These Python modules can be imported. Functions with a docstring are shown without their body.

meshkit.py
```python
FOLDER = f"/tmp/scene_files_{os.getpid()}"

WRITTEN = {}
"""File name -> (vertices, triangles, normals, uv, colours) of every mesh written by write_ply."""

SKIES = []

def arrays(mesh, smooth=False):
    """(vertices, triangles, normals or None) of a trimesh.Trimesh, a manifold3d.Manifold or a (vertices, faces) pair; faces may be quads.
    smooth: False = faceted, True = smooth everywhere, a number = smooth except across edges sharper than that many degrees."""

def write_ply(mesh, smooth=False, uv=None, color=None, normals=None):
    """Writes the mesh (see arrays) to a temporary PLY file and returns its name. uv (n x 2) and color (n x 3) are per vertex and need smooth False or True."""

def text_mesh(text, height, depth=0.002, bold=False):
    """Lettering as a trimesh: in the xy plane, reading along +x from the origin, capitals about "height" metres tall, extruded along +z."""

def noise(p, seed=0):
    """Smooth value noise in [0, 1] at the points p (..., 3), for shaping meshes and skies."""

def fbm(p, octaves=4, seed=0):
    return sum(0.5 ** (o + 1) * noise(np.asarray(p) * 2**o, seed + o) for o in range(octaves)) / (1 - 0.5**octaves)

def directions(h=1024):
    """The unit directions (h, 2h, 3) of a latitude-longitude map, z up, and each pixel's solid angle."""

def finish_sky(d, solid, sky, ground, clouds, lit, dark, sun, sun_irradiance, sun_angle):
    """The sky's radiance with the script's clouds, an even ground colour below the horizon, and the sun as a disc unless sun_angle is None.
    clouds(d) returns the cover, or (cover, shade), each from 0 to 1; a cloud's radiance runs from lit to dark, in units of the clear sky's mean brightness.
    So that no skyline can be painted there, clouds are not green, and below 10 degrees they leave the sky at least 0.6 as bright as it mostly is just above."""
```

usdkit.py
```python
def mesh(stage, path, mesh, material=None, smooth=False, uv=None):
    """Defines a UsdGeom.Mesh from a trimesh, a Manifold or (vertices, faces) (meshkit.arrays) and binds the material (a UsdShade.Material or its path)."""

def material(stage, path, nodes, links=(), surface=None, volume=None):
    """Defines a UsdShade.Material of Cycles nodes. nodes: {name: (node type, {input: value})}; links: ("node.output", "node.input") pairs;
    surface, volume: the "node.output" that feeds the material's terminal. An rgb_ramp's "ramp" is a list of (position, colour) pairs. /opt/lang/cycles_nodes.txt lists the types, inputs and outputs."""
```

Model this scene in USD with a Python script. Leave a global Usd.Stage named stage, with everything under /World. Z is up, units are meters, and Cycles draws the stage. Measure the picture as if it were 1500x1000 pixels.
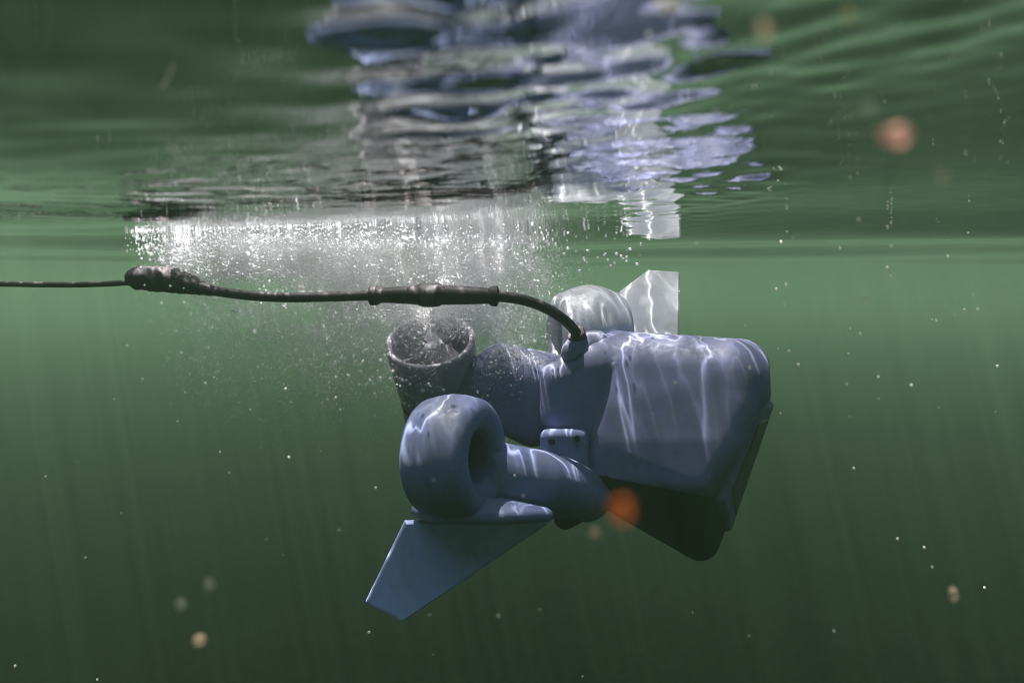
import math, numpy as np, trimesh, usdkit, meshkit
import manifold3d as m3
from pxr import Usd, UsdGeom, UsdLux, UsdShade, Gf, Sdf, Vt

stage = Usd.Stage.CreateInMemory()
UsdGeom.SetStageUpAxis(stage, "Z")
UsdGeom.SetStageMetersPerUnit(stage, 1.0)
W = UsdGeom.Xform.Define(stage, "/World")
stage.SetDefaultPrim(W.GetPrim())

# ------------------------------------------------------------------ camera
EYE = np.array([0.0, 0.0, -0.050])
PITCH = math.radians(-3.5)
FPX = 1299.0                                   # focal length in photo pixels (1500 wide)
RIGHT = np.array([1.0, 0, 0]); FWD = np.array([0, math.cos(PITCH), math.sin(PITCH)]); UP = np.array([0, -math.sin(PITCH), math.cos(PITCH)])
cam = UsdGeom.Camera.Define(stage, "/World/camera")
M = Gf.Matrix4d(*[float(v) for v in (*RIGHT, 0, *UP, 0, *(-FWD), 0, *EYE, 1)])
cam.AddTransformOp().Set(M)
cam.CreateHorizontalApertureAttr(36.0); cam.CreateVerticalApertureAttr(24.0)
cam.CreateFocalLengthAttr(36.0 * FPX / 1500)
cam.CreateClippingRangeAttr(Gf.Vec2f(0.01, 200))
cam.CreateFStopAttr(9.0); cam.CreateFocusDistanceAttr(0.92)
cam.CreateExposureAttr(0.88)

# ------------------------------------------------------------------ sky and sun
SUN = np.array([-0.20, 0.13, 1.0]); SUN /= np.linalg.norm(SUN)
ELEV = math.asin(SUN[2]); ROT = math.atan2(SUN[0], SUN[1])
sky = UsdLux.DomeLight.Define(stage, "/World/sky")
sky.GetPrim().SetCustomDataByKey("kind", "structure")
skym = usdkit.material(stage, "/World/Looks/sky", {
    "s": ("sky_texture", {"sky_type": "single_scattering", "sun_disc": False, "sun_elevation": ELEV, "sun_rotation": ROT}),
    "b": ("background_shader", {"strength": 0.10})}, [("s.color", "b.color")], surface="b.background")
UsdShade.MaterialBindingAPI.Apply(sky.GetPrim()).Bind(skym)
sun = UsdLux.DistantLight.Define(stage, "/World/sun")
sun.CreateIntensityAttr(1.25); sun.CreateAngleAttr(0.5); sun.CreateNormalizeAttr(True)
sun.CreateColorAttr(Gf.Vec3f(1.0, 0.96, 0.9))
zx = np.cross([0, 1, 0], SUN); zx /= np.linalg.norm(zx); zy = np.cross(SUN, zx)
sun.AddTransformOp().Set(Gf.Matrix4d(*[float(v) for v in (*zx, 0, *zy, 0, *SUN, 0, 0, 0, 5, 1)]))

rng = np.random.default_rng(7)

# ------------------------------------------------------------------ helpers
def P(px, py, d):
    """Point at photo direction (px, py) and depth d metres along the view axis."""
    return EYE + d * (FWD + (px - 750) / FPX * RIGHT - (py - 500) / FPX * UP)
def R(r, d): return r * d / FPX
def V(x, y, z): return x * RIGHT + y * UP - z * FWD     # direction: right, up, towards camera

names = {}
def path_of(name, parent=None):
    base = (parent.GetPath().pathString if parent else "/World") + "/" + name
    n = names.get(base, 0); names[base] = n + 1
    return base if n == 0 else f"{base}_{n:03d}"
def tag(p, label=None, cat=None, group=None, kind=None):
    for k, v in (("label", label), ("category", cat), ("group", group), ("kind", kind)):
        if v: p.SetCustomDataByKey(k, v)
    return p
def obj(name, mesh, mat, parent=None, smooth=32):
    if isinstance(mesh, list): mesh = trimesh.util.concatenate([tm(x) for x in mesh])
    return usdkit.mesh(stage, path_of(name, parent), mesh, mat, smooth=smooth).GetPrim()
def thing(name, label, cat, group=None, loc=(0, 0, 0)):
    x = UsdGeom.Xform.Define(stage, path_of(name)); x.AddTranslateOp().Set(Gf.Vec3d(*map(float, loc)))
    return tag(x.GetPrim(), label, cat, group)
def tm(m):
    if hasattr(m, "to_mesh"):
        q = m.to_mesh(); return trimesh.Trimesh(q.vert_properties[:, :3], q.tri_verts, process=False)
    return m
def hull(spheres, seg=40):
    pts = []
    u = trimesh.creation.icosphere(3).vertices
    for c, r in spheres: pts.append(np.asarray(c) + u * r)
    return m3.Manifold.hull_points(np.vstack(pts))
def frame(axis):
    a = np.asarray(axis, float); a /= np.linalg.norm(a)
    u = np.cross(a, [0, 0, 1.0] if abs(a[2]) < .9 else [1.0, 0, 0]); u /= np.linalg.norm(u)
    return a, u, np.cross(a, u)
def revolve(profile, origin, axis, sides=72):
    """profile: closed or open list of (radius, along)."""
    a, u, v = frame(axis); t = np.arange(sides) / sides * 2 * np.pi
    pr = np.asarray(profile, float)
    ring = np.cos(t)[:, None] * u + np.sin(t)[:, None] * v
    pts = np.asarray(origin) + pr[None, :, 1:2] * a + pr[None, :, 0:1] * ring[:, None]
    n, k = sides, len(pr)
    i, j = np.meshgrid(np.arange(n), np.arange(k - 1), indexing="ij")
    q = np.stack([i * k + j, ((i + 1) % n) * k + j, ((i + 1) % n) * k + j + 1, i * k + j + 1], -1).reshape(-1, 4)
    f = np.vstack([q[:, [0, 1, 2]], q[:, [0, 2, 3]]])
    m = trimesh.Trimesh(pts.reshape(-1, 3), f, process=True); m.update_faces(m.nondegenerate_faces()); m.fix_normals()
    return m
def spline(pts, n):
    from scipy.interpolate import CubicSpline
    pts = np.asarray(pts, float); s = np.r_[0, np.cumsum(np.linalg.norm(np.diff(pts[:, :3], axis=0), axis=1))]
    return CubicSpline(s, pts)(np.linspace(0, s[-1], n))
def tube(pts, radii, sides=20):
    p = np.asarray(pts, float); r = np.broadcast_to(radii, (len(p),))
    t = np.gradient(p, axis=0); t /= np.linalg.norm(t, axis=1, keepdims=True)
    a = np.cross(t, [0, 0.97, 0.24]); a /= np.linalg.norm(a, axis=1, keepdims=True); b = np.cross(t, a)
    th = np.arange(sides) / sides * 2 * np.pi
    v = p[:, None] + r[:, None, None] * (np.cos(th)[None, :, None] * a[:, None] + np.sin(th)[None, :, None] * b[:, None])
    k = len(p); i, j = np.meshgrid(np.arange(k - 1), np.arange(sides), indexing="ij")
    q = np.stack([i * sides + j, i * sides + (j + 1) % sides, (i + 1) * sides + (j + 1) % sides, (i + 1) * sides + j], -1).reshape(-1, 4)
    vv = np.vstack([v.reshape(-1, 3), p[0], p[-1]]); n0, n1 = k * sides, k * sides + 1
    js = np.arange(sides); caps = np.vstack([np.c_[np.full(sides, n0), (js + 1) % sides, js], np.c_[np.full(sides, n1), (k - 1) * sides + js, (k - 1) * sides + (js + 1) % sides]])
    m = trimesh.Trimesh(vv, np.vstack([q[:, [0, 1, 2]], q[:, [0, 2, 3]], caps]), process=False); m.fix_normals()
    return m

# ------------------------------------------------------------------ materials
def plastic(name, col, rough, var=0.06, scale=30, coat=0.0, bump=0.0, spec=0.5, film=0.0):
    c = np.asarray(col)
    if film:
        nodes = {"g": ("geometry", {}), "n": ("noise_texture", {"scale": scale, "detail": 6, "roughness": 0.7}),
             "r": ("rgb_ramp", {"ramp": [(0.3, tuple(c * (1 - var))), (0.7, tuple(np.minimum(c * (1 + var), 1)))]}),
             "fn": ("noise_texture", {"scale": 11, "detail": 8, "roughness": 0.72, "distortion": 0.8}), "fm": ("map_range", {"from_min": 0.48, "from_max": 0.70, "to_max": film, "clamp": True}),
             "st": ("mapping", {"mapping_type": "point", "scale": (40, 9, 300), "rotation": (0.4, 0.9, 0.3)}), "sn": ("noise_texture", {"scale": 4, "detail": 2}), "sm": ("map_range", {"from_min": 0.70, "from_max": 0.76, "to_max": 0.3, "clamp": True}),
             "x": ("mix_color", {"blend_type": "mix", "b": (0.15, 0.15, 0.10)}), "y": ("mix_color", {"blend_type": "mix", "b": (0.45, 0.46, 0.5)}),
             "n2": ("noise_texture", {"scale": scale * 9, "detail": 3}), "mr": ("map_range", {"from_min": 0.3, "from_max": 0.7, "to_min": rough * 0.8, "to_max": rough * 1.25}),
             "b": ("bump", {"strength": bump, "distance": 0.001}), "p": ("principled_bsdf", {"specular_ior_level": spec})}
        return usdkit.material(stage, f"/World/Looks/{name}", nodes, [("g.position", "n.vector"), ("g.position", "fn.vector"), ("g.position", "st.vector"), ("st.vector", "sn.vector"), ("g.position", "n2.vector"),
             ("n.fac", "r.fac"), ("r.color", "x.a"), ("fn.fac", "fm.value"), ("fm.result", "x.fac"), ("x.result", "y.a"), ("sn.fac", "sm.value"), ("sm.result", "y.fac"), ("y.result", "p.base_color"),
             ("n2.fac", "mr.value"), ("mr.result", "p.roughness"), ("n2.fac", "b.height"), ("b.normal", "p.normal")], surface="p.BSDF")
    nodes = {"g": ("geometry", {}), "n": ("noise_texture", {"scale": scale, "detail": 5, "roughness": 0.65}),
             "r": ("rgb_ramp", {"ramp": [(0.3, tuple(c * (1 - var))), (0.7, tuple(np.minimum(c * (1 + var), 1)))]}),
             "n2": ("noise_texture", {"scale": scale * 9, "detail": 3}),
             "mr": ("map_range", {"from_min": 0.3, "from_max": 0.7, "to_min": rough * 0.85, "to_max": min(1, rough * 1.15)}),
             "b": ("bump", {"strength": bump, "distance": 0.001}),
             "p": ("principled_bsdf", {"coat_weight": coat, "specular_ior_level": spec})}
    links = [("g.position", "n.vector"), ("g.position", "n2.vector"), ("n.fac", "r.fac"), ("r.color", "p.base_color"), ("n2.fac", "mr.value"), ("mr.result", "p.roughness"), ("n2.fac", "b.height")]
    if bump: links.append(("b.normal", "p.normal"))
    return usdkit.material(stage, f"/World/Looks/{name}", nodes, links, surface="p.BSDF")
SHELL = plastic("shell_plastic", (0.15, 0.16, 0.29), 0.55, var=0.14, scale=22, bump=0.05, film=.55, spec=.35)
DUCT = plastic("duct_plastic", (0.15, 0.18, 0.32), 0.55, bump=0.05, film=.5, spec=.35)
FINM = plastic("fin_plastic", (0.36, 0.43, 0.76), 0.55, bump=0.05, film=.3, spec=.35)
BAND = plastic("dull_band", (0.06, 0.05, 0.055), 0.7)
PALE = plastic("pale_plastic", (0.38, 0.40, 0.44), 0.5, bump=0.05, film=.6)
GREY = plastic("grey_plastic", (0.26, 0.24, 0.29), 0.5, bump=0.05)
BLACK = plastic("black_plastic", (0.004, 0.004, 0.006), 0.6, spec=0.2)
RUBBER = plastic("black_rubber", (0.028, 0.016, 0.024), 0.6, bump=0.2, scale=60, spec=0.3)
GLASS = plastic("dark_window", (0.008, 0.009, 0.014), 0.3, spec=0.3)
SILT = plastic("silt", (0.0006, 0.0012, 0.0006), 1.0, var=0.1, scale=2.5, spec=0.0)
MICRO = usdkit.material(stage, "/World/Looks/bubble_foam", {"d": ("diffuse_bsdf", {"color": (0.86, 0.86, 0.88)}), "t": ("translucent_bsdf", {"color": (0.8, 0.8, 0.82)}), "m": ("mix_closure", {"fac": 0.35}),
    "g": ("glossy_bsdf", {"roughness": 0.12, "color": (0.95, 0.95, 0.95)}), "f": ("fresnel", {"IOR": 1.6}), "m2": ("mix_closure", {})},
    [("d.BSDF", "m.closure1"), ("t.BSDF", "m.closure2"), ("f.fac", "m2.fac"), ("m.closure", "m2.closure1"), ("g.BSDF", "m2.closure2")], surface="m2.closure")
# an air bubble in water: total reflection towards the rim, clear in the middle
BUBBLE = usdkit.material(stage, "/World/Looks/air_bubble", {"t": ("transparent_bsdf", {}), "g": ("glossy_bsdf", {"roughness": 0.22, "color": (1, 1, 1)}), "f": ("fresnel", {"IOR": 0.75}), "m": ("mix_closure", {}),
    "d": ("diffuse_bsdf", {"color": (0.9, 0.9, 0.92)}), "tl": ("translucent_bsdf", {"color": (0.9, 0.9, 0.92)}), "dm": ("mix_closure", {"fac": 0.4}), "o": ("mix_closure", {"fac": 0.35})},
    [("f.fac", "m.fac"), ("t.BSDF", "m.closure1"), ("g.BSDF", "m.closure2"), ("d.BSDF", "dm.closure1"), ("tl.BSDF", "dm.closure2"), ("m.closure", "o.closure1"), ("dm.closure", "o.closure2")], surface="o.closure")

# ------------------------------------------------------------------ water surface, bed, water body
wr = np.random.default_rng(11)
WAVES = []
for lam, amp, n, spread, mean in ((0.75, 0.0045, 4, 0.5, 1.35), (0.30, 0.00035, 5, 0.6, 1.5), (0.12, 0.00005, 8, 0.9, 1.2)):
    for _ in range(n):
        l = lam * wr.uniform(0.7, 1.4); th = mean + wr.normal(0, spread)
        WAVES.append((2 * np.pi / l * math.cos(th), 2 * np.pi / l * math.sin(th), amp * l / lam, wr.uniform(0, 6.28)))
RIP = []
for lam, amp, n in ((0.055, 0.00030, 10), (0.026, 0.00014, 12)):
    for _ in range(n):
        l = lam * wr.uniform(0.7, 1.4); th = wr.uniform(0, 6.28)
        RIP.append((2 * np.pi / l * math.cos(th), 2 * np.pi / l * math.sin(th), amp * l / lam, wr.uniform(0, 6.28)))
def height(x, y):
    wx = x + 0.05 * np.sin(5 * y + 1) ; wy = y + 0.04 * np.sin(4.3 * x)
    calm = np.exp(-((x - 0.06) / 0.26) ** 2 - ((y - 0.3) / 0.32) ** 2)
    h = (1 - .8 * calm) / (1 + (np.maximum(y, 0) / 0.95) ** 3) * sum(a * np.sin(kx * wx + ky * wy + p) for kx, ky, a, p in WAVES)
    h = h + 0.0072 * np.exp(-((y - 0.375) / 0.2) ** 2 - ((x - 0.06) / 0.3) ** 2)
    near = 0.75 * np.exp(-((x - 0.02) / 0.13) ** 2 - ((y - 0.23) / 0.11) ** 2) + 0.25 * np.exp(-((x + 0.15) / 0.07) ** 2 - ((y - 0.40) / 0.08) ** 2) + 0.5 * np.exp(-((x - 0.12) / 0.05) ** 2 - ((y - 0.60) / 0.16) ** 2)
    h = h + (0.03 + near) * sum(a * np.sin(kx * wx + ky * wy + p) for kx, ky, a, p in RIP)
    h = h + 0.026 * np.sin(5.0 * x) * np.exp(-((y - 0.26) / 0.26) ** 2 - (x / 0.7) ** 2)                   # local swell added to slide the drone's reflection to the left
    return h
def graded(lo, f0, f1, hi, step, grow=1.06):
    mid = list(np.arange(f0, f1, step)); s = step; up = [mid[-1]]
    while up[-1] < hi: s *= grow; up.append(up[-1] + s)
    s = step; dn = [mid[0]]
    while dn[-1] > lo: s *= grow; dn.append(dn[-1] - s)
    return np.array(dn[:0:-1] + mid + up[1:])
LIM = 60.0
gx = graded(-LIM, -0.75, 0.75, LIM, 0.0042); gy = graded(-LIM, 0.08, 1.45, LIM, 0.0042)
gx = np.clip(gx, -LIM, LIM); gy = np.clip(gy, -LIM, LIM)
X, Y = np.meshgrid(gx, gy, indexing="ij"); Z = height(X, Y)
nx, ny = X.shape; idx = np.arange(nx * ny).reshape(nx, ny)
quads = np.stack([idx[:-1, :-1], idx[1:, :-1], idx[1:, 1:], idx[:-1, 1:]], -1).reshape(-1, 4)
# Transparent colour carries a painted net of bright lines, standing in for wave caustics.
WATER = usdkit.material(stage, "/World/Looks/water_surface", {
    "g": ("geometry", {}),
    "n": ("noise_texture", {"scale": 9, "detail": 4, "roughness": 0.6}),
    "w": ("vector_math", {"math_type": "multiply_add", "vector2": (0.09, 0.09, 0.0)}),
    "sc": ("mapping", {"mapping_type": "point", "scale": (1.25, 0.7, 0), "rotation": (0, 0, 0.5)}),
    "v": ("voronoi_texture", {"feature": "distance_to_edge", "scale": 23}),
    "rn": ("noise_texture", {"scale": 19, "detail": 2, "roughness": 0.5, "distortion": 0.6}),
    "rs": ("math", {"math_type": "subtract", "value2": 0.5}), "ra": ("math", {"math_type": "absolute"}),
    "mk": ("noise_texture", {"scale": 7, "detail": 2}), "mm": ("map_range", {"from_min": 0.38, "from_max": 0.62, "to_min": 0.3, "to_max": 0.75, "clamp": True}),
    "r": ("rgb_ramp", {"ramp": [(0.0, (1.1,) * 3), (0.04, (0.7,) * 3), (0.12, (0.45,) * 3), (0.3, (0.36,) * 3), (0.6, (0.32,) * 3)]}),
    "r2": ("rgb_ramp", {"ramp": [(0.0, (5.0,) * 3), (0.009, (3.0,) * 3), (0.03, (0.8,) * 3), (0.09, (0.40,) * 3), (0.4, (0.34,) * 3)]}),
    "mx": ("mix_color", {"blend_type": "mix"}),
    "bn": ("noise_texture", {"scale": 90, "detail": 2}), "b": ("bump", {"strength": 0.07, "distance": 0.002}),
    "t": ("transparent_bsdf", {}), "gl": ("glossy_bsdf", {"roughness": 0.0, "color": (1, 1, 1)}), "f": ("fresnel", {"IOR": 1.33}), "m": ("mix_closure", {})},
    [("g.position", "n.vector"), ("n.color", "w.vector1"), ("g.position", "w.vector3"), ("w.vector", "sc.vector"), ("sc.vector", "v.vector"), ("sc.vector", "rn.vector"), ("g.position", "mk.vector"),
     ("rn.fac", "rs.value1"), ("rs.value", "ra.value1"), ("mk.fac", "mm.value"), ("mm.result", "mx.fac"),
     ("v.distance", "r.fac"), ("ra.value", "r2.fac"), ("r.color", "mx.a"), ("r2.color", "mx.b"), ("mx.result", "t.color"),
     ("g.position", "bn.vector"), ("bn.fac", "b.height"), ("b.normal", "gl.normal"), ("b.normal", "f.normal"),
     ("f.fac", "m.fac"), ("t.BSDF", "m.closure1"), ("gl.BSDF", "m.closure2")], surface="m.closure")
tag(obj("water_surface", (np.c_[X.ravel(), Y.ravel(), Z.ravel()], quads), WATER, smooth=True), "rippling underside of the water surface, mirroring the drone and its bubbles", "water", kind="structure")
BED = -1.0
bx = np.linspace(-LIM, LIM, 90); BX, BY = np.meshgrid(bx, bx, indexing="ij")
BZ = BED + 0.06 * (meshkit.fbm(np.stack([BX * .5, BY * .5, BX * 0], -1), 4) - .5)
bi = np.arange(90 * 90).reshape(90, 90)
bq = np.stack([bi[:-1, :-1], bi[1:, :-1], bi[1:, 1:], bi[:-1, 1:]], -1).reshape(-1, 4)
tag(obj("lake_bed", (np.c_[BX.ravel(), BY.ravel(), BZ.ravel()], bq), SILT, smooth=True), "dark silty lake bed fading into the green water", "lake bed", kind="structure")
HAZE = usdkit.material(stage, "/World/Looks/green_water", {"p": ("principled_volume", {"color": (0.225, 0.395, 0.225), "density": 0.1, "anisotropy": 0.3})}, surface=None, volume="p.volume")
hz = trimesh.creation.box(bounds=[[-LIM - .2, -LIM - .2, BED - 1.0], [LIM + .2, LIM + .2, 0.05]])
tag(obj("haze", hz, HAZE, smooth=False), "murky green lake water", "water", kind="stuff")

# ------------------------------------------------------------------ the underwater drone
drone = thing("underwater_drone", "blue grey underwater drone with ducted thrusters and fins, swimming just below the surface", "underwater drone")
def S(px, py, d, r): return (P(px, py, d), R(r, d))
def smooth_union(parts, edge=.004, it=30):
    u = m3.Manifold.batch_boolean(parts, m3.OpType.Add).refine_to_length(edge)
    t = tm(u); t = trimesh.Trimesh(t.vertices, t.faces, process=True)
    trimesh.smoothing.filter_taubin(t, lamb=.5, nu=.51, iterations=it)
    return m3.Manifold(m3.Mesh(np.asarray(t.vertices, np.float32), np.asarray(t.faces, np.uint32)))
body = hull([S(1060, 561, .912, 66), S(1070, 600, .884, 36), S(1058, 645, .877, 30), S(1024, 697, .880, 27), S(884, 690, .918, 30), S(892, 645, .9155, 34), S(925, 552, .948, 66), S(905, 600, .924, 42),
             S(1084, 538, .985, 42), S(1024, 789, .985, 31), S(888, 712, 1.0, 30), S(900, 520, 1.04, 36),
             S(1088, 575, 1.02, 40), S(1045, 720, 1.02, 30)])
housing = hull([S(817, 556, .925, 28), S(868, 540, .930, 40), S(815, 606, .925, 26), S(862, 640, .93, 30), S(835, 556, 1.03, 34), S(860, 640, 1.03, 30)])
neck = hull([S(856, 536, .938, 40), S(935, 548, .955, 60), S(850, 570, 1.03, 36), S(930, 560, 1.03, 40)])
shell = smooth_union([body, housing, neck], it=110)
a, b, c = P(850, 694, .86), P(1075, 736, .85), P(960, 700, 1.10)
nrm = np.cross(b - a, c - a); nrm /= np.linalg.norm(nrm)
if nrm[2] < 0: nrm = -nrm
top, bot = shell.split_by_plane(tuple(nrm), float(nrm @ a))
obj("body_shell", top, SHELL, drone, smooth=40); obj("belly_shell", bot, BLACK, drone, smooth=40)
# nose window: a raised frame round a dark pane on the forward face
q = [P(1113, 602, .884), P(1130, 596, .965), P(1070, 772, .965), P(1062, 730, .880)]
fn = np.cross(q[1] - q[0], q[3] - q[0]); fn /= np.linalg.norm(fn)
if fn[0] < 0: fn = -fn
wf = obj("window_frame", hull([(x - fn * .004, .006) for x in q]), SHELL, drone)
cq = sum(q) / 4
obj("window_pane", hull([(cq + (x - cq) * .76 + fn * .0002, .003) for x in q]), GLASS, wf)
# rear housing behind the body, with a ledge and a screw
br = obj("mounting_bracket", hull([S(803, 640, .895, 12), S(852, 640, .905, 12), S(803, 684, .9, 12), S(852, 690, .905, 12), S(830, 660, .98, 16)]), DUCT, drone)
obj("screw", revolve([(0, 0.002), (.0024, .002), (.003, .001), (.003, -.004)], P(808, 646, .886), V(-.2, .2, 1), 20), BLACK, br)
obj("tail_fairing", hull([S(735, 545, .965, 42), S(800, 560, .95, 44), S(690, 575, .985, 36), S(780, 620, .97, 34), S(745, 560, 1.05, 40)]), SHELL, drone)
obj("hinge_block", hull([S(828, 758, .90, 17), S(820, 735, .93, 22), S(862, 720, .93, 28), S(855, 742, .92, 18)]), BLACK, drone)

# ducts
def duct_profile(Ro, Ri, L, taper=0.0, bulge=.03):
    """Closed thick-walled ring section with round lips: (radius, along) pairs, along 0 = opening, -L = back."""
    th = (Ro - Ri) / 2; mid = (Ro + Ri) / 2; pts = []
    for t in np.linspace(0, np.pi, 14): pts.append((mid + th * math.cos(t), -th * .8 + th * .8 * math.sin(t)))
    pts.append((Ri, -L + th * .8))
    for t in np.linspace(np.pi, 2 * np.pi, 14): pts.append((mid * (1 - taper) + th * math.cos(t), -L + th * .8 + th * .8 * math.sin(t)))
    for s in np.linspace(0.15, 1.0, 8): pts.append((Ro * (1 + bulge * math.sin(math.pi * s)) - Ro * taper * (1 - s), -L + th * .8 + s * (L - th * 1.6)))
    pts.append(pts[0])
    return pts
def propeller(parent, origin, axis, rad, mat=None):
    mat = mat or GREY
    a, u, v = frame(axis)
    hb = obj("hub", revolve([(0, .012), (rad * .16, .010), (rad * .26, .002), (rad * .26, -.018), (0, -.018)], origin, axis, 32), mat, parent)
    for k in range(3):
        th = k * 2 * np.pi / 3 + .5; e = math.cos(th) * u + math.sin(th) * v; f = np.cross(a, e); pts = []
        for s in np.linspace(.2, .93, 9):
            w = rad * .34 * math.sin(math.pi * (0.25 + .62 * s)); tw = math.radians(58 - 34 * s)
            for g in (-1, 1):
                for off in (-.0009, .0009):
                    pts.append(origin + e * rad * s + g * w * (math.cos(tw) * f + math.sin(tw) * a) + off * a)
        m = []
        for i in range(8):
            m.append(m3.Manifold.hull_points(np.array(pts[i * 4:i * 4 + 8])))
        obj("blade", m3.Manifold.batch_boolean(m, m3.OpType.Add), mat, parent)
def duct(center, axis, Ro, Ri, L, mat, taper=0.0, cap=True, bulge=.03):
    d = obj("thruster_duct", revolve(duct_profile(Ro, Ri, L, taper, bulge), center, axis, 96), mat, drone)
    a = np.asarray(axis) / np.linalg.norm(axis)
    if cap: obj("bore_shade_disc", revolve([(0, -.003), (Ri * 1.02, -.003), (Ri * 1.02, .0), (0, .0)], center - a * L * .72, axis, 48), BLACK, d)  # black disc added to put shade inside the bore
    propeller(d, center - a * L * (.45 if L < .08 else .16), a, Ri * .95)
    return d
AX = V(.91, .03, .41)
ring = revolve(duct_profile(R(88, .80), R(40, .80), R(104, .80), 0, .06), P(712, 670, .80), AX, 96)
ring = m3.Manifold(m3.Mesh(np.asarray(ring.vertices, np.float32), np.asarray(ring.faces, np.uint32)))
arm = hull([S(722, 696, .850, 50), S(790, 706, .868, 47), S(856, 722, .918, 42)])
root = hull([S(612, 747, .822, 10), S(640, 757, .79, 11), S(735, 757, .79, 11), S(800, 754, .83, 10), S(625, 738, .86, 12), S(770, 738, .87, 12), S(660, 745, .80, 14), S(725, 745, .80, 14)])
pod = smooth_union([ring, arm, root], .003, 22)
bore = m3.Manifold.cylinder(.2, R(40, .80), R(40, .80), 64, True)
bore = tm(bore); ax_, u_, v_ = frame(AX); T = np.eye(4); T[:3, 0], T[:3, 1], T[:3, 2], T[:3, 3] = u_, v_, ax_, P(712, 670, .80)
if np.linalg.det(T[:3, :3]) < 0: T[:3, 1] *= -1
bore.apply_transform(T); bore = m3.Manifold(m3.Mesh(np.asarray(bore.vertices, np.float32), np.asarray(bore.faces, np.uint32)))
cutter = bore.trim_by_plane(tuple(ax_), float(ax_ @ (P(712, 670, .80) - ax_ * R(80, .80))))
near_duct = obj("thruster_duct", pod - cutter, DUCT, drone, smooth=40)
obj("bore_shade_disc", revolve([(0, -.003), (R(42, .80), -.003), (R(42, .80), 0), (0, 0)], P(712, 670, .80) - ax_ * R(70, .80), AX, 48), BLACK, near_duct)  # black disc standing in for the darkness inside the near bore
propeller(near_duct, P(712, 670, .80) - ax_ * R(48, .80), ax_, R(38, .80), BLACK)
duct(P(912, 490, 1.08), V(.97, .02, -.22), R(62, 1.08), R(30, 1.08), R(104, 1.08), PALE, bulge=.18)
duct(P(630, 497, .965), V(-.06, .80, .60), R(66, .965), R(57, .965), R(150, .965), GREY, taper=0.22)
def fin(poly, nn, th):
    poly = [np.asarray(p) for p in poly]; cen = sum(poly) / len(poly); pts = []
    for p in poly:
        inn = (cen - p) / np.linalg.norm(cen - p) * th * .35
        pts += [p + nn * th * .28, p - nn * th * .28, p + inn + nn * th / 2, p + inn - nn * th / 2]
    return m3.Manifold.hull_points(np.array(pts))
fp = [P(593, 762, .825), P(812, 760, .845), P(590, 908, .820), P(536, 880, .820)]
nn = np.cross(fp[1] - fp[0], fp[3] - fp[0]); nn /= np.linalg.norm(nn); nn = nn if nn @ FWD < 0 else -nn
obj("fin", fin(fp, nn, .009), FINM, drone)
fq = [P(950, 397, 1.165), P(996, 400, 1.155), P(994, 500, 1.10), P(905, 500, 1.12), P(908, 428, 1.155)]
n2 = np.cross(fq[1] - fq[0], fq[3] - fq[0]); n2 /= np.linalg.norm(n2); n2 = n2 if n2 @ FWD < 0 else -n2
obj("fin", fin(fq, n2, .008), PALE, drone)
# cable gland
obj("cable_gland", hull([S(846, 512, .925, 22), S(872, 505, .945, 22), S(835, 522, .93, 14), S(850, 502, .925, 14), S(868, 530, .95, 18), S(838, 515, .915, 16)]), SHELL, drone)

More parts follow.
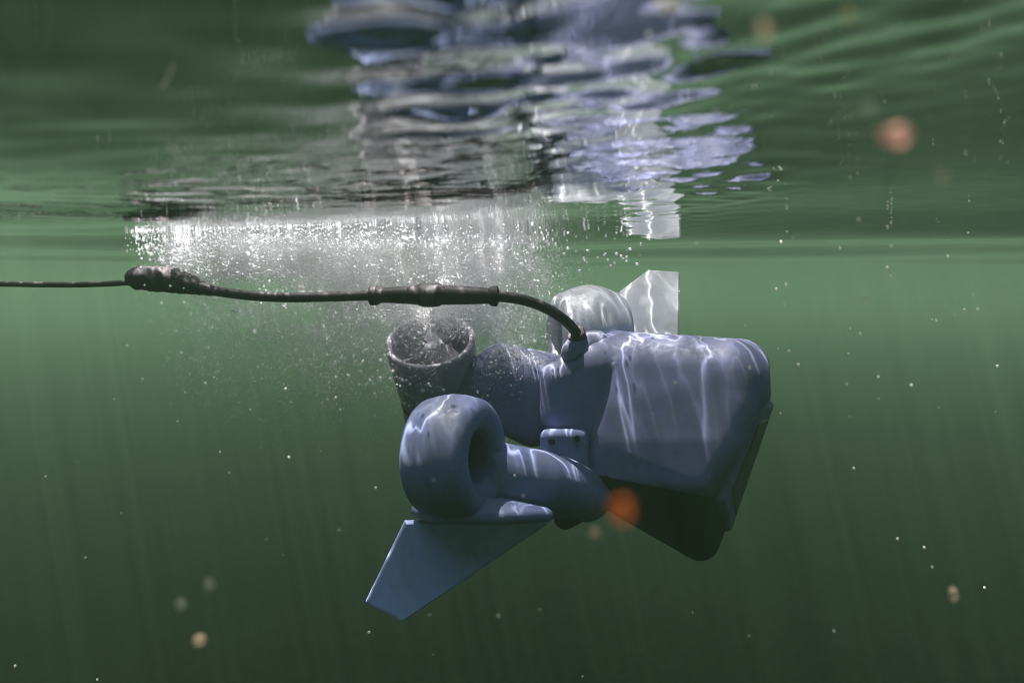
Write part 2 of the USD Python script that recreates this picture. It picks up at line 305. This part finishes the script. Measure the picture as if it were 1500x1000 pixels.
gl = P(850, 500, .925) - P(843, 486, .915)
obj("gland_nut", revolve([(R(8, .92), 0), (R(14, .92), 0), (R(15, .92), .002), (R(15, .92), .008), (R(12, .92), .010)], P(843, 487, .916), gl, 6), RUBBER, drone, smooth=20)
for px, py, d in ((845, 642, .890), (808, 682, .886), (846, 686, .890)):
    obj("screw", revolve([(0, 0.002), (.0024, .002), (.003, .001), (.003, -.004)], P(px, py, d), V(-.2, .2, 1), 20), BLACK, br)
# ------------------------------------------------------------------ tether
tether = thing("tether_cable", "black tether cable with an inline connector running left from the drone", "cable")
k1 = spline([P(-140, 420, 1.02), P(0, 416, 1.0), P(90, 417, .98), P(195, 413, .95)], 40)
obj("thin_cable", tube(k1, R(4.2, .97)), RUBBER, tether)
k2 = spline([P(262, 416, .93), P(320, 427, .92), P(400, 435, .91), P(470, 435, .905), P(545, 433, .90)], 50)
obj("cable", tube(k2, R(7.2, .91)), RUBBER, tether)
k3 = spline([P(722, 434, .885), P(755, 437, .885), P(795, 449, .89), P(826, 468, .90), P(843, 486, .915), P(850, 500, .925)], 50)
obj("cable", tube(k3, R(7.8, .90)), RUBBER, tether)
kb = spline([P(188, 408, .95), P(200, 407, .945), P(228, 408, .94), P(255, 411, .935), P(285, 419, .928), P(318, 427, .92)], 40)
rb = np.interp(np.linspace(0, 1, 40), [0, .03, .1, .25, .4, .55, .72, .85, 1], [2, 11, 17, 18, 18.5, 19, 14, 9, 7.4]) * .94 / FPX
lump = tube(kb, rb, 28)
vv = lump.vertices; lump.vertices = vv + lump.vertex_normals * ((meshkit.fbm(vv * 130, 3, 4) - .5) * .006)[:, None]
obj("cable_junction", lump, RUBBER, tether)
cl = spline([P(540, 433, .90), P(640, 432, .89), P(732, 434, .885)], 60)
u = np.linspace(540, 732, 60)
prof = np.interp(u, [540, 541, 543, 555, 557, 580, 608, 614, 616, 646, 648, 655, 690, 716, 717, 720, 729, 731, 732], [7, 12, 14.5, 14.5, 11, 12, 14, 14.5, 17, 17, 14, 14.5, 13, 11.5, 11.5, 15, 15, 12, 7]) * .89 / FPX
cs = obj("connector", tube(cl, prof, 28), RUBBER, tether)
a0, a1 = P(618, 432, .89), P(642, 432, .889)
obj("connector_band", revolve([(R(17, .89), 0), (R(17.6, .89), .002), (R(17.6, .89), .012), (R(17, .89), .014)], P(618, 432.3, .891), a1 - a0, 32), BAND, cs)

# ------------------------------------------------------------------ bubbles
def blob(n, cx, sx, cy, sy, cd, sd):
    g = rng.normal(size=(n, 3)); return np.c_[cx + sx * g[:, 0], cy + sy * g[:, 1], cd + sd * g[:, 2]]
def cloud(n, wide=1.0):
    parts = [(.34, 630, 105, 396, 34, 1.05, .06), (.24, 450, 90, 378, 27, 1.01, .05), (.14, 310, 50, 372, 24, .98, .04), (.08, 560, 110, 440, 30, 1.05, .05), (.16, 725, 60, 410, 42, 1.07, .05), (.08, 470, 95, 490, 55, 1.01, .05), (.30, 655, 75, 478, 46, .925, .02), (.06, 800, 60, 420, 40, 1.25, .06), (.06, 540, 130, 450, 50, 1.02, .06)]
    out = []
    for w, *p in parts: out.append(blob(int(n * w * 2.0), *p))
    q = np.vstack(out); q = q[rng.permutation(len(q))]
    q[:, 0] += 30 * (meshkit.fbm(np.c_[q[:, 1] / 30, q[:, 2] * 20, q[:, 0] * 0], 2, 5) - .5)
    edge = 1 / (1 + np.exp(-(q[:, 0] - 235) / 14)) / (1 + np.exp((q[:, 0] - 785) / 34))
    q = q[(rng.uniform(size=len(q)) < edge) & (q[:, 2] > .905)]
    pn = meshkit.fbm(np.c_[q[:, 0] / 75, q[:, 1] / 42, q[:, 2] * 12], 4, 9)
    q = q[rng.uniform(size=len(q)) < np.clip((pn - .36) / .2, .06, 1)]
    w3 = EYE + q[:, 2:3] * (FWD + (q[:, 0:1] - 750) / FPX * RIGHT - (q[:, 1:2] - 500) / FPX * UP)
    return w3
def under(w3, r): return w3[:, 2] < height(w3[:, 0], w3[:, 1]) - r * 1.1
def scatter_mesh(centers, radii, sub):
    if sub == -2: base = trimesh.Trimesh(np.array([[1, 1, 1], [1, -1, -1], [-1, 1, -1], [-1, -1, 1.]]) * .75, [[0, 1, 2], [0, 3, 1], [0, 2, 3], [1, 3, 2]], process=False)
    elif sub < 0: base = trimesh.Trimesh(np.array([[1, 0, 0], [-1, 0, 0], [0, 1, 0], [0, -1, 0], [0, 0, 1], [0, 0, -1.]]), [[0, 2, 4], [2, 1, 4], [1, 3, 4], [3, 0, 4], [2, 0, 5], [1, 2, 5], [3, 1, 5], [0, 3, 5]], process=False)
    else: base = trimesh.creation.icosphere(sub)
    bv, bf = np.array(base.vertices), np.array(base.faces)
    sq = np.ones((len(centers), 1, 3)); sq[:, 0, 2] = rng.uniform(.75, 1, len(centers))
    v = centers[:, None] + bv[None] * sq * radii[:, None, None]
    f = bf[None] + (np.arange(len(centers)) * len(bv))[:, None, None]
    return (v.reshape(-1, 3), f.reshape(-1, 3))
c = cloud(820000); r = (rng.gamma(2.0, .000075, len(c)) + .00012) * np.where(c @ FWD < .96, .7, 1); k = under(c, r); c, r = c[k][:500000], r[k][:500000]
tag(obj("bubble_cloud", scatter_mesh(c, r, -2), MICRO, smooth=True), "milky cloud of countless tiny bubbles trailing from the thrusters under the surface", "bubbles", kind="stuff")
c = cloud(6000); r = rng.gamma(3.0, .00022, len(c)) + .0003; k = under(c, r); c, r = c[k], r[k]
# bubbles that have risen and cling to the underside of the surface
n = 1800; ey = rng.normal(.98, .12, n); ex = (np.clip(rng.normal(470, 150, n), 215, 800) + rng.normal(0, 12, n) - 750) / FPX * ey; er = rng.gamma(3, .00022, n) + .0003
e = np.c_[ex, ey, height(ex, ey) - er * .9]
k = (ey > .75)
gl = blob(700, 300, 45, 360, 26, .95, .02); gl = np.array([P(*x) for x in gl if 205 < x[0] < 420]); gr = rng.gamma(3, .0003, len(gl)) + .0004
kk = under(gl, gr); c, r = np.vstack([c, gl[kk]]), np.r_[r, gr[kk]]
tag(obj("bubble_stream", scatter_mesh(np.vstack([c, e[k]]), np.r_[r, er[k]], 1), BUBBLE, smooth=True), "stream of small shiny air bubbles rising to the surface behind the tether", "bubbles", kind="stuff")

def proto_bubble(i, center, rad, label, group):
    m = trimesh.creation.icosphere(2); v = np.array(m.vertices) * rad * np.array([1, 1, rng.uniform(.75, .95)])
    p = usdkit.mesh(stage, path_of("air_bubble"), trimesh.Trimesh(v + center, m.faces, process=False), BUBBLE, smooth=True).GetPrim()
    tag(p, label, "bubble", group)
c = cloud(600); r = rng.uniform(.0010, .0019, len(c)); k = under(c, r)
for i, (x, q) in enumerate(zip(c[k][:160], r[k])):
    proto_bubble(i, x, q, "larger shiny air bubble in the white bubble stream behind the tether", "larger bubbles in the stream behind the tether")

for px, py, d, q, l in ((600, 414, .90, .0022, "bright bubble resting on the left half of the tether connector"), (712, 412, .885, .0022, "bright bubble on top of the connector's right end"), (738, 449, .88, .0016, "small bubble just below the connector's right end"), (778, 459, .88, .0013, "small bubble under the bend of the tether")):
    proto_bubble(0, P(px, py, d), q, l, None)
for i in range(26):
    px, py, d = 868 + rng.normal(0, 34), 374 + rng.normal(0, 12), rng.uniform(.9, 1.0)
    x = P(px, py, d); q = rng.uniform(.0008, .002)
    x[2] = min(x[2], height(x[0], x[1]) - q * 1.1)
    proto_bubble(0, x, q, "loose bubble just under the surface above the far thruster", "loose bubbles above the far thruster")
# ------------------------------------------------------------------ drifting particles
def mote_mat(name, col, alpha):
    return usdkit.material(stage, f"/World/Looks/{name}", {"d": ("diffuse_bsdf", {"color": col}), "t": ("translucent_bsdf", {"color": col}), "m": ("mix_closure", {"fac": .5}), "g": ("geometry", {}), "n": ("noise_texture", {"scale": 900, "detail": 2}),
        "tr": ("transparent_bsdf", {}), "m2": ("mix_closure", {"fac": alpha})},
        [("d.BSDF", "m.closure1"), ("t.BSDF", "m.closure2"), ("tr.BSDF", "m2.closure1"), ("m.closure", "m2.closure2")], surface="m2.closure")
ORANGE = mote_mat("orange_fleck", (0.50, 0.13, 0.03), .34); PINK = mote_mat("pink_fleck", (0.75, 0.42, 0.34), .42); YELLOW = mote_mat("yellow_fleck", (0.8, 0.7, 0.25), .8)
TAN = mote_mat("tan_fleck", (0.5, 0.40, 0.26), .35); FAINT = mote_mat("faint_fleck", (0.5, 0.54, 0.42), .22); WHITE = mote_mat("pale_fleck", (0.7, 0.72, 0.65), .7)
def mote(px, py, d, rpx, mat, label, group=None, stretch=(1, 1, 1), cat="particle"):
    while P(px, py, d)[2] > height(*P(px, py, d)[:2]) - .004 - R(rpx, d): d *= .92
    m = trimesh.creation.icosphere(2); v = np.array(m.vertices)
    v = v * (1 + .8 * (meshkit.fbm(v * 1.7 + rng.uniform(0, 50), 2) - .5))[:, None] * np.array(stretch) * R(rpx, d)
    tag(usdkit.mesh(stage, path_of("floating_particle"), trimesh.Trimesh(v + P(px, py, d), m.faces, process=False), mat, smooth=True).GetPrim(), label, cat, group)
mote(910, 747, .10, 15, ORANGE, "blurred round orange particle in front of the drone's black belly")
mote(1312, 198, .12, 19, PINK, "large pink oval particle near the surface at right", stretch=(1.25, 1, .75))
mote(1243, 22, .12, 6, YELLOW, "bright yellow speck at the upper right edge of the frame")
mote(978, 4, .11, 9, YELLOW, "yellow speck cut by the top edge right of the bright reflection")
mote(1120, 45, .11, 10, TAN, "faint tan blurred particle high at right of the reflection")
mote(1272, 158, .13, 8, FAINT, "pale round speck just left of and above the pink particle")
mote(1380, 260, .14, 7, TAN, "small tan fleck to the lower right of the pink particle")
mote(872, 780, .25, 8, TAN, "small tan fleck just below the orange particle under the belly")
mote(292, 937, .26, 9, TAN, "lone tan fleck in dark water at lower left", stretch=(1, 1, .8))
mote(307, 855, .24, 7, FAINT, "dim pale speck above the lone tan fleck at lower left")
mote(265, 884, .24, 7, FAINT, "dimmer pale speck left of and above the lone tan fleck at lower left")
mote(1396, 870, .3, 8, TAN, "lone beige fleck in dark water at lower right", stretch=(.75, 1, 1.2))
mote(1266, 436, .4, 6, FAINT, "pale fleck right of the white upright fin")
mote(955, 127, .6, 4, WHITE, "bright white round speck beside the reflection's right edge")
mote(1048, 165, .6, 4, WHITE, "white round speck right of the reflection, midway to the pink particle")
fb = spline([P(247, 214, .22), P(256, 222, .22), P(264, 232, .22), P(273, 239, .22)], 16)
tag(obj("drifting_fibre", tube(fb, np.linspace(2.0, .8, 16) * .22 / FPX, 8), WHITE), "thin pale fibre drifting below the surface at upper left", "fibre")
for i in range(190):
    px, py = rng.uniform(0, 1500), rng.uniform(0, 1000)
    if rng.uniform() < .55: px = rng.uniform(930, 1500); py = rng.uniform(0, 620)
    d = rng.uniform(.35, 1.3)
    if P(px, py, d)[2] > height(*P(px, py, d)[:2]) - .003: continue
    mote(px, py, d, min(rng.gamma(2.5, .4) + .6, 2.0), WHITE if rng.uniform() < .5 else FAINT, "tiny pale speck suspended in the green water", "tiny specks suspended in the water")
